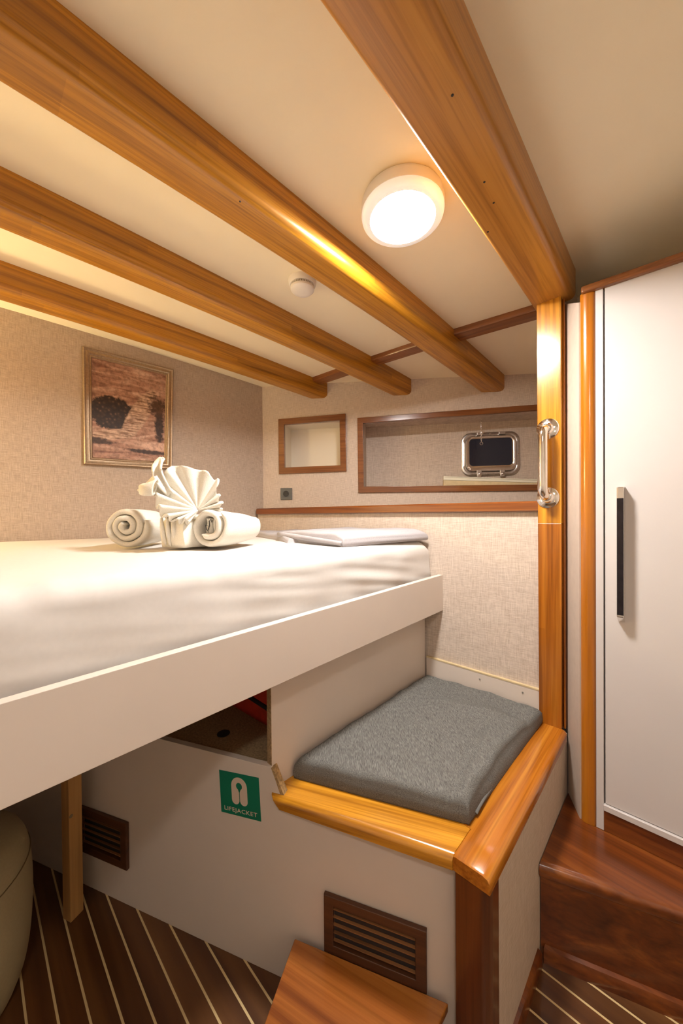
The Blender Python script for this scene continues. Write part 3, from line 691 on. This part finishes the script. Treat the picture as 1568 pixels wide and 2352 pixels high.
def Rf(d):
    for (a, p), (c2, q) in zip(tab, tab[1:]):
        if a <= d <= c2: return lerp(p, q, (d - a) / (c2 - a))
    return tab[-1][1]
ph0, ph1 = 2, 242
phs = [(2, 0), (30, 1.6), (50, 2.6), (66, 3.4), (90, 4.2), (118, 5.2), (140, 6.4), (242, 12.5)]
def phase(d):
    for (a, p), (c2, q) in zip(phs, phs[1:]):
        if a <= d <= c2: return lerp(p, q, (d - a) / (c2 - a))
    return 12.5
def fan0(d, r):
    k = Rf(d) * k_ * r; w = sstep(118, 200, d)
    p = piv + R * (k * math.cos(rad(d)) * (1 - .12 * w)) + U * (k * math.sin(rad(d))) - fw * (k * .75 * w + .020 * r * math.sin(rad(d)) * 0) + fw * (.012 * r * (1 - w))
    return p
def fan(u, v):
    d = lerp(ph0, ph1, u); r = max(v, .02)
    p = fan0(d, r); du = fan0(d + 1, r) - fan0(d - 1, r); dr = fan0(d, min(1, r + .02)) - fan0(d, r - .02)
    nn = du.cross(dr).normalized(); s = math.sin(2 * math.pi * phase(d))
    amp = (.003 + .008 * r) * lerp(lerp(1.0, .55, sstep(45, 85, d)), 1.8, sstep(115, 150, d)) * r ** .5
    s2 = math.copysign(abs(s) ** .75, s)
    return p + nn * (amp * s2) + (p - piv) * (.10 * r * r * math.cos(2 * math.pi * phase(d) + .6) * sstep(95, 55, d))
b = MB(); b.grid(fan, [i / 260 for i in range(261)], [.03 + .97 * i / 22 for i in range(23)]); b.build('pleated_fan', 'towel', t, smooth='all', solid=.0055)
def petal(name, pts, bul):
    """curled corner of cloth through a 3x3 net of picture-plane points (px right, px up, m towards the viewer)"""
    P = [[piv + R * (q[0] * k_) + U * (q[1] * k_) - fw * q[2] for q in row] for row in pts]
    def q2(a, b_, c, t): return a * ((1 - t) * (1 - 2 * t)) + b_ * (4 * t * (1 - t)) + c * (t * (2 * t - 1))
    b = MB(); b.grid(lambda u, v: q2(*[q2(*row, v) for row in P], u), [i / 16 for i in range(17)], [i / 16 for i in range(17)]); b.build(name, 'towel', t, smooth='all', solid=.0055)
petal('upper_curl', [[(-95, 112, .005), (-80, 70, .055), (-58, 30, .03)], [(-84, 121, .0), (-74, 84, .03), (-50, 40, .03)], [(-70, 100, .035), (-66, 80, .045), (-46, 36, .035)]], 0)
petal('upper_curl', [[(-95, 112, .005), (-92, 100, .030), (-84, 82, .05)], [(-86, 123, -.012), (-86, 106, .0), (-80, 86, .02)], [(-76, 116, .0), (-70, 104, .035), (-64, 88, .055)]], 0)
petal('lower_curl', [[(-122, 44, .02), (-112, 40, .055), (-78, 32, .05)], [(-108, 72, .0), (-100, 56, .03), (-76, 44, .05)], [(-92, 88, .0), (-80, 72, .04), (-68, 66, .055)]], 0)
petal('lower_curl', [[(-122, 44, .02), (-104, 32, .06), (-76, 30, .065)], [(-112, 52, .05), (-94, 48, .07), (-74, 50, .07)], [(-98, 56, .055), (-84, 58, .065), (-70, 66, .06)]], 0)

# ------------------------------------------------------------------ pouf, stool
t = thing('pouf', 'round olive beige leatherette pouf half under the bed at lower left', 'pouf', (-1.372, -.098, FL))
pr = [(0, FL), (.17, FL), (.198, FL + .02), (.213, FL + .07), (.222, FL + .16), (.224, FL + .25), (.219, FL + .33), (.205, FL + .38), (.17, FL + .41), (.10, FL + .425), (0, FL + .43)]
def smoothprof(p, n=5):
    out = []
    for i in range(len(p) - 1):
        p_1 = p[max(i - 1, 0)]; p2 = p[min(i + 2, len(p) - 1)]; a0, a1 = p[i], p[i + 1]
        for k in range(n):
            s = k / n; h = []
            for j in (0, 1):
                m0 = (a1[j] - p_1[j]) / 2; m1 = (p2[j] - a0[j]) / 2
                h.append((2 * s ** 3 - 3 * s * s + 1) * a0[j] + (s ** 3 - 2 * s * s + s) * m0 + (-2 * s ** 3 + 3 * s * s) * a1[j] + (s ** 3 - s * s) * m1)
            out.append(tuple(h))
    return out + [p[-1]]
MB().lathe(smoothprof(pr), (-1.372, -.098, 0), (0, 0, 1), 72).build('body', 'pouf', t, smooth='all')
b = MB(); b.tube([(-1.372 + .2195 * math.cos(2 * math.pi * k / 64), -.098 + .2195 * math.sin(2 * math.pi * k / 64), FL + .335) for k in range(64)], .0014, 6, closed=True); b.build('seam', 'seam', t, smooth='all')

t = thing('step_stool', 'low striped mahogany step stool standing against the bench front vent', 'stool', (-.5, .5, FL))
q = [(-.741, .590), (-.384, .750), (-.384, .34), (-.595, .307)]
MB().prism(q, -1.137, -1.117).build('top_board', 'stool', t, bevel=.003)
def shrink(q, k):
    c = (sum(p[0] for p in q) / 4, sum(p[1] for p in q) / 4); return [(c[0] + (p[0] - c[0]) * k, c[1] + (p[1] - c[1]) * k) for p in q]
q2_ = shrink(q, .93)
for i in range(4):
    a_, c_ = V((*q2_[i], 0)), V((*q2_[(i + 1) % 4], 0)); inn_ = V((-(c_ - a_).y, (c_ - a_).x, 0)).normalized() * -.016
    MB().extr([(a_.x, a_.y, FL), (c_.x, c_.y, FL), (c_.x, c_.y, -1.137), (a_.x, a_.y, -1.137)], inn_).build('side_board', 'step', t)

# ------------------------------------------------------------------ stair step, wardrobe
t = thing('wooden_step', 'broad mahogany step with rounded nosing below the wardrobe', 'step', (.2, 1.25, FL))
ST = -.986
def ny(x): return 1.103 + .36 * (x + .284)
xs = [-.287, -.1, .1, .3, .5, .9]
MB().prism([(xs[0], ny(xs[0]) + .02), (.88, ny(.88) + .02), (.88, 1.60), (-.235, 1.60), (-.286, 1.48)], ST - .02, ST).build('tread', 'step', t)
rings = []
for x in (-.287, -.1, .2, .5, .88):
    rings.append([(x, ny(x) + a2, ST + h) for a2, h in ((.022, 0.0008), (.010, .0008), (.002, -.006), (0, -.015), (.0, -.026), (.006, -.036), (.022, -.036))])
MB().loft(rings).build('nosing', 'step', t, smooth=True, ang=60)
MB().hexa([(-.287, ny(-.287) + .014, FL), (.88, ny(.88) + .014, FL), (.88, ny(.88) + .03, FL), (-.287, ny(-.287) + .03, FL), (-.287, ny(-.287) + .014, ST - .02), (.88, ny(.88) + .014, ST - .02), (.88, ny(.88) + .03, ST - .02), (-.287, ny(-.287) + .03, ST - .02)]).build('riser', 'step', t)
rings = [[(x, ny(x) + a2, FL + h) for a2, h in ((.015, 0), (.001, 0), (.0, .030), (.004, .040), (.015, .044))] for x in (-.277, .2, .88)]
MB().loft(rings).build('toe_moulding', 'step', t, smooth=True)
t = thing('wardrobe', 'tall white wardrobe with steel bar handle above the mahogany step', 'wardrobe', (.2, 1.5, ST))
YF = 1.36
def tilt(x, z): return z - .010 * (x + .2) / .2        # the top runs slightly down to the right
MB().box(-.186, .86, YF + .022, 1.64, ST + .001, .70).build('carcass', 'cup', t)
MB().box(-.190, -.1705, YF - .001, YF + .022, ST + .001, .70).build('stile', 'cup', t, bevel=.001)
MB().box(-.1705, .86, YF - .008, YF + .022, -.918, -.900).build('bottom_ledge', 'cup', t, bevel=.0015)
MB().box(-.1705, .86, YF + .001, YF + .02, ST + .001, -.918).build('plinth', 'step', t)
dr = MB().box(-.1665, .86, YF, YF + .020, -.898, .70).build('door', 'cup', t, bevel=.0012)
hx0, hx1 = -.135, -.118
b = MB()
b.hexa([(hx0, YF - .001, -.325), (hx1, YF - .001, -.325), (hx1, YF - .030, -.305), (hx0, YF - .030, -.305), (hx0, YF - .001, .085), (hx1, YF - .001, .085), (hx1, YF - .030, .0805), (hx0, YF - .030, .0805)])
hd = b.build('handle', 'chrome', dr, bevel=.002)
MB().box(hx0 + .0006, hx1 - .0006, YF - .0312, YF - .0298, -.298, .048).build('dark_reflection', 'darkmirror', dr)  # darker strip paints the dark reflection in the flat chrome bar
rings = []
for z in (ST + .001, -.3, .3, .702):
    rings.append([(x, y, z) for x, y in ((-.233, 1.395), (-.233, 1.372), (-.229, 1.361), (-.220, 1.355), (-.208, 1.354), (-.197, 1.357), (-.191, 1.362), (-.191, 1.395))])
MB().loft(rings).build('corner_moulding', 'roundpost', t, smooth=True, ang=60)
MB().hexa([(-.226, YF - .016, .698), (.86, YF - .016, .660), (.86, 1.42, .660), (-.226, 1.42, .698), (-.226, YF - .016, .720), (.86, YF - .016, .684), (.86, 1.42, .684), (-.226, 1.42, .720)]).build('top_moulding', 'batten', t, bevel=.006, seg=3)

# ------------------------------------------------------------------ picture, socket, detector, lamps
t = thing('framed_picture', 'sepia print in an antique gold frame on the left linen wall', 'picture', (-1.995, .58, .25))
a4 = [(.380, .789), (.787, .800), (.772, .262), (.379, .249)]
def PW(y, z, d): return V((-1.995 + d, y, z))
cpy, cpz = .58, .525
def ring(k): 
    inset = k
    c = [V((y, z)) for y, z in a4]; o = []
    for (sy, sz), p in zip(((1, -1), (-1, -1), (-1, 1), (1, 1)), c): o.append((p.x + sy * inset, p.y + sz * inset))
    return o
prof = [(0, .002), (0, .016), (.005, .022), (.010, .020), (.012, .017), (.020, .019), (.026, .016), (.029, .010), (.034, .011), (.038, .006), (.038, .002)]
b = MB(); n = len(prof)
rs = [[PW(y, z, d) for y, z in ring(k)] for k, d in prof]
for k in range(n - 1):
    for i in range(4):
        j = (i + 1) % 4; b.add([rs[k][i], rs[k][j], rs[k + 1][j], rs[k + 1][i]], [(0, 1, 2, 3)])
b.build('frame', 'gold', t, smooth=True, ang=50)
q = [PW(y, z, .004) for y, z in ring(.034)]
b = MB(); b.extr(q, (.002, 0, 0))
po = b.build('print', 'print', t)
# shift so that the print's own coordinates start at its lower left corner
off = V((0, ring(.034)[3][0] - .58, ring(.034)[3][1] - .25))
for v in po.data.vertices: v.co -= off
po.location = off
t = thing('wall_socket', 'slate grey socket outlet on the far wall under the small niche', 'socket', tuple(H(.15, .113)))
b = MB(); b.extr([H(.112, .1135, -.009), H(.1885, .1130, -.009), H(.1885, .1895, -.009), H(.112, .1905, -.009)], nb * .008); b.build('cover_plate', 'socket', t, bevel=.002)
cS2 = H(.150, .152, -.0095)
b = MB(); b.extr([cS2 + e * x + V((0, 0, z)) for x, z in ((-.021, -.021), (.021, -.021), (.021, .021), (-.021, .021))], nb * -.0012); b.build('insert', 'socket', t, bevel=.0008)
b = MB(); b.lathe([(.0, .0), (.0175, .0), (.0195, .0012), (.0195, .002), (.0165, .0022), (.016, .0008), (0, .0006)], cS2 - nb * .0012, -nb, 32); b.build('outlet_well', 'black', t, smooth=True)
for dx in (-.0095, .0095): MB().lathe([(0, 0), (.0024, 0), (.0024, .0016), (0, .0016)], cS2 + e * dx - nb * .0018, -nb, 10).build('pin_hole', 'ink', t)

sx_, sy_ = -1.003, .862
t = thing('smoke_detector', 'small round white smoke detector on the ceiling between two beams', 'detector', (sx_, sy_, zc(sy_)))
z0 = zc(sy_)
MB().lathe([(0, .0), (.050, .0), (.0505, -.006), (.049, -.016), (.046, -.020), (0, -.020)], (sx_, sy_, z0 + .0005), (0, 0, 1), 48).build('base', 'plastic', t, smooth=True)
MB().lathe([(.0, -.019), (.0405, -.019), (.0405, -.028), (0, -.028)], (sx_, sy_, z0), (0, 0, 1), 40).build('grille', 'seam', t)
for k in range(36):
    q = 2 * math.pi * k / 36
MB().lathe([(0, -.0275), (.043, -.0275), (.0425, -.034), (.036, -.040), (.02, -.0425), (0, -.043)], (sx_, sy_, z0), (0, 0, 1), 48).build('cap', 'plastic', t, smooth=True)
b = MB()
for k in range(44):
    q = 2 * math.pi * k / 44; d = V((math.cos(q), math.sin(q), 0)); tt = V((-d.y, d.x, 0)); c = V((sx_, sy_, z0)) + d * .0415
    b.hexa([c + tt * s1 * .0013 + d * s2 * .0016 + V((0, 0, h)) for h in (-.028, -.0195) for s1, s2 in ((-1, -1), (1, -1), (1, 1), (-1, 1))])
b.build('vent_ribs', 'plastic', t)

def ceiling_lamp(label, x, y, glow, strength=None):
    z = zc(y); r = .112
    l = thing('ceiling_lamp', label, 'lamp', (x, y, z), 'round ceiling lamps')
    MB().lathe([(0, .001), (.105, .001), (.110, -.004), (r, -.012), (r, -.034), (.108, -.0345), (0, -.0345)], (x, y, z), (0, 0, 1), 72).build('housing', 'lampbody', l, smooth=True, ang=50)
    MB().lathe([(0, -.0345), (.1115, -.0345), (.1118, -.037), (.110, -.044), (.104, -.049), (.094, -.0505), (.0885, -.0505), (.0875, -.0485), (0, -.048)], (x, y, z), (0, 0, 1), 72).build('bezel', 'bezel', l, smooth=True, ang=50)
    MB().lathe([(0, -.0505), (.06, -.0503), (.0865, -.0495), (.0865, -.0475), (0, -.0475)], (x, y, z), (0, 0, 1), 72).build('diffuser', glow, l, smooth=True)
    return l
ceiling_lamp('round white ceiling lamp, lit, between the widest beam and the next one', -.553, .838, 'lamp')
M['fill_lamp'] = emit('added fill lamp diffuser', (1.0, .95, .90), 42.0)
ceiling_lamp('added round fill lamp on the ceiling, unseen behind the viewer', .28, -.30, 'fill_lamp')  # unseen lamp added as fill light from the viewer's side
# assumed bedside lamp out of the frame, added for warm light from the left
t = thing('assumed_bedside_lamp', 'assumed small warm bedside lamp, unseen, on the left wall near the bed head', 'lamp', (-1.99, -.50, .35))
MB().lathe([(0, 0), (.045, 0), (.045, .012), (.018, .018), (.012, .06), (0, .06)], (-1.994, -.50, .35), (1, 0, 0), 32).build('bracket', 'chrome', t, smooth=True)
MB().lathe([(.03, -.05), (.055, -.05), (.06, .06), (.035, .06)], (-1.925, -.50, .36), (0, 0, 1), 32).build('shade', 'glow', t, smooth=True)

# ------------------------------------------------------------------ porthole and ledge in the long niche
w = struct(tag(bpy.data.objects.new('window_1', None))); C.objects.link(w)
w['_o'] = tuple(H(1.46, .26, D2)); w.location = H(1.46, .26, D2) + V((0, 0, ZC))
def rr(s0, s1, z0, z1, r, n=8, sk=.0):
    o = []
    for cx_, cz_, a0 in ((s1 - r, z1 - r, 0), (s0 + r, z1 - r, 90), (s0 + r, z0 + r, 180), (s1 - r, z0 + r, 270)):
        for k in range(n + 1):
            q = rad(a0 + 90 * k / n); o.append((cx_ + r * math.cos(q), cz_ + r * math.sin(q)))
    return o
def ringloft(name, specs, mat, smooth=True):
    b = MB(); b.loft([[H(s, z, D2 + d) for s, z in rr(*sp)] for sp, d in specs], True, False); return b.build(name, mat, w, smooth=True, ang=50)
ringloft('outer_flange', [((1.279, 1.642, .258, .543, .062), -.001), ((1.279, 1.642, .258, .543, .062), -.008), ((1.282, 1.639, .261, .540, .060), -.011), ((1.302, 1.622, .282, .522, .050), -.011), ((1.306, 1.618, .286, .518, .048), -.006), ((1.318, 1.606, .300, .508, .040), -.004)], 'steel')
ringloft('inner_frame', [((1.308, 1.616, .288, .516, .046), -.008), ((1.308, 1.616, .288, .516, .046), -.022), ((1.311, 1.613, .291, .513, .044), -.026), ((1.326, 1.597, .318, .502, .026), -.026), ((1.330, 1.593, .324, .498, .022), -.022), ((1.330, 1.593, .324, .498, .022), -.008)], 'chrome')
b = MB(); pl = rr(1.329, 1.594, .323, .499, .022); b.extr([H(s, z, D2 - .016) for s, z in pl], nb * .006); b.build('pane', 'glass', w)
for s in (1.375, 1.51):
    b = MB(); b.extr([H(s, .522, D2 - .012), H(s + .042, .522, D2 - .012), H(s + .042, .540, D2 - .012), H(s, .540, D2 - .012)], nb * -.012); b.build('hinge', 'steel', w, bevel=.003)
for s in (1.372, 1.514):
    hh = MB(); hh.extr([H(s, .296, D2 - .014), H(s + .034, .296, D2 - .014), H(s + .030, .250, D2 - .014), H(s + .004, .250, D2 - .014)], nb * -.014); lt = hh.build('latch', 'steel', w, bevel=.003)
    MB().lathe([(0, 0), (.007, 0), (.007, .020), (0, .022)], H(s + .017, .268, D2 - .028), -nb, 14).build('latch_knob', 'chrome', lt, smooth=True)
for s, z in ((1.292, .40), (1.631, .395), (1.30, .50), (1.622, .502), (1.46, .531), (1.44, .270)):
    MB().lathe([(0, 0), (.004, 0), (.003, .0015), (0, .002)], H(s, z, D2 - .011), -nb, 10).build('screw', 'chrome', w)
ch = thing('hanging_chain', 'thin steel chain with a ring hanging over the porthole', 'chain', tuple(H(1.39, .60, .11)))
nl = 15; z = .606
for k in range(nl):
    zc_ = .606 - .0098 * k; d = e if k % 2 else nb
    b = MB(); b.tube([H(1.385 + .002 * k / nl, zc_, .12) + d * (.0028 * math.cos(q)) + V((0, 0, .0066 * math.sin(q))) for q in (2 * math.pi * i / 12 for i in range(12))], .0011, 6, closed=True); b.build('link', 'chrome', ch, smooth='all')
b = MB(); b.tube([H(1.387, .606 - .0098 * nl - .006, .12) + e * (.0085 * math.cos(q)) + V((0, 0, .0085 * math.sin(q))) for q in (2 * math.pi * i / 20 for i in range(20))], .0015, 6, closed=True); b.build('ring', 'chrome', ch, smooth='all')
t = thing('cable_duct', 'ivory cable duct lying in the niche below the porthole', 'duct', tuple(H(1.4, .18, .10)))
dz = lambda s, z0, z1: lerp(z0, z1, (s - 1.152) / .56)
b = MB(); b.hexa([H(1.152, .227, .085), H(1.765, dz(1.765, .227, .196), .085), H(1.765, dz(1.765, .227, .196), .125), H(1.152, .227, .125), H(1.152, .251, .085), H(1.765, dz(1.765, .251, .216), .085), H(1.765, dz(1.765, .251, .216), .125), H(1.152, .251, .125)]); b.build('channel', 'duct', t, bevel=.0015)
b = MB(); b.hexa([H(1.158, .244, .0842), H(1.765, dz(1.765, .244, .209), .0842), H(1.765, dz(1.765, .244, .209), .086), H(1.158, .244, .086), H(1.158, .2455, .0842), H(1.765, dz(1.765, .2455, .2105), .0842), H(1.765, dz(1.765, .2455, .2105), .086), H(1.158, .2455, .086)]); b.build('cover_groove', 'seam', t)
b = MB(); b.hexa([H(1.152, .1785, .088), H(1.765, .1785, .088), H(1.765, .1785, .125), H(1.152, .1785, .125), H(1.152, .226, .088), H(1.765, dz(1.765, .226, .195), .088), H(1.765, dz(1.765, .226, .195), .125), H(1.152, .226, .125)]); b.build('support_strip', 'raww', t)

# ------------------------------------------------------------------ names of the setting in words
SET = {'floor': ('dark planked floor with pale seams', 'floor'), 'ceiling': ('cream ceiling panels between the wooden beams', 'ceiling'),
 'wall_left': ('left wall in linen cloth behind the framed picture', 'wall'), 'wall_far': ('far hull wall in linen cloth with two framed niches', 'wall'),
 'wall_lining': ('linen covered lower wall between the rail and the bench seat', 'wall'), 'wall_niche': ('white lining inside the small framed niche', 'wall'),
 'wall_hull_niche': ('linen back wall of the long niche around the porthole', 'wall'), 'wall_corner': ('narrow beige wall strip between post and wardrobe', 'wall'),
 'wall_bulkhead': ('beige bulkhead hidden behind the honey post', 'wall'), 'wall_back': ('beige wall behind the viewer', 'wall'), 'wall_right': ('beige wall beyond the wardrobe on the right', 'wall'),
 'wall_fore': ('beige wall behind the wardrobe', 'wall'), 'trim_1': ('brown wooden frame around the small white niche', 'frame'), 'trim_2': ('brown wooden frame around the long porthole niche', 'frame'),
 'trim_3': ('short ceiling batten between the picture side beam and the second beam', 'batten'), 'trim_4': ('short ceiling batten between the second and third beam', 'batten'),
 'trim_5': ('ceiling batten running from the third beam to the post', 'batten'), 'trim_6': ('wooden ledge on top of the lower wall lining', 'ledge'), 'trim_7': ('red brown wooden rail along the far wall above the bed', 'rail'),
 'baseboard_far': ('white board with screws along the back of the grey cushion', 'baseboard'), 'baseboard_right': ('wooden baseboard at the foot of the bench side', 'baseboard'),
 'window_1': ('small steel framed porthole with dark glass in the long niche', 'porthole')}
for k, (lb, ct) in SET.items(): tag(bpy.data.objects[k], lb, ct, None, 'structure')

# ------------------------------------------------------------------ world and colour
wd = bpy.data.worlds.new('night'); bpy.context.scene.world = wd; wd.use_nodes = True
wd.node_tree.nodes['Background'].inputs['Color'].default_value = (.004, .004, .006, 1); wd.node_tree.nodes['Background'].inputs['Strength'].default_value = 1
sc = bpy.context.scene
sc.view_settings.view_transform = 'Standard'; sc.view_settings.look = 'None'; sc.view_settings.gamma = 1; sc.view_settings.use_curve_mapping = False
sc.view_settings.exposure = 1.42
sc.cycles.max_bounces = 10; sc.cycles.diffuse_bounces = 6
for o in bpy.data.objects:
    if '_o' in o: del o['_o']
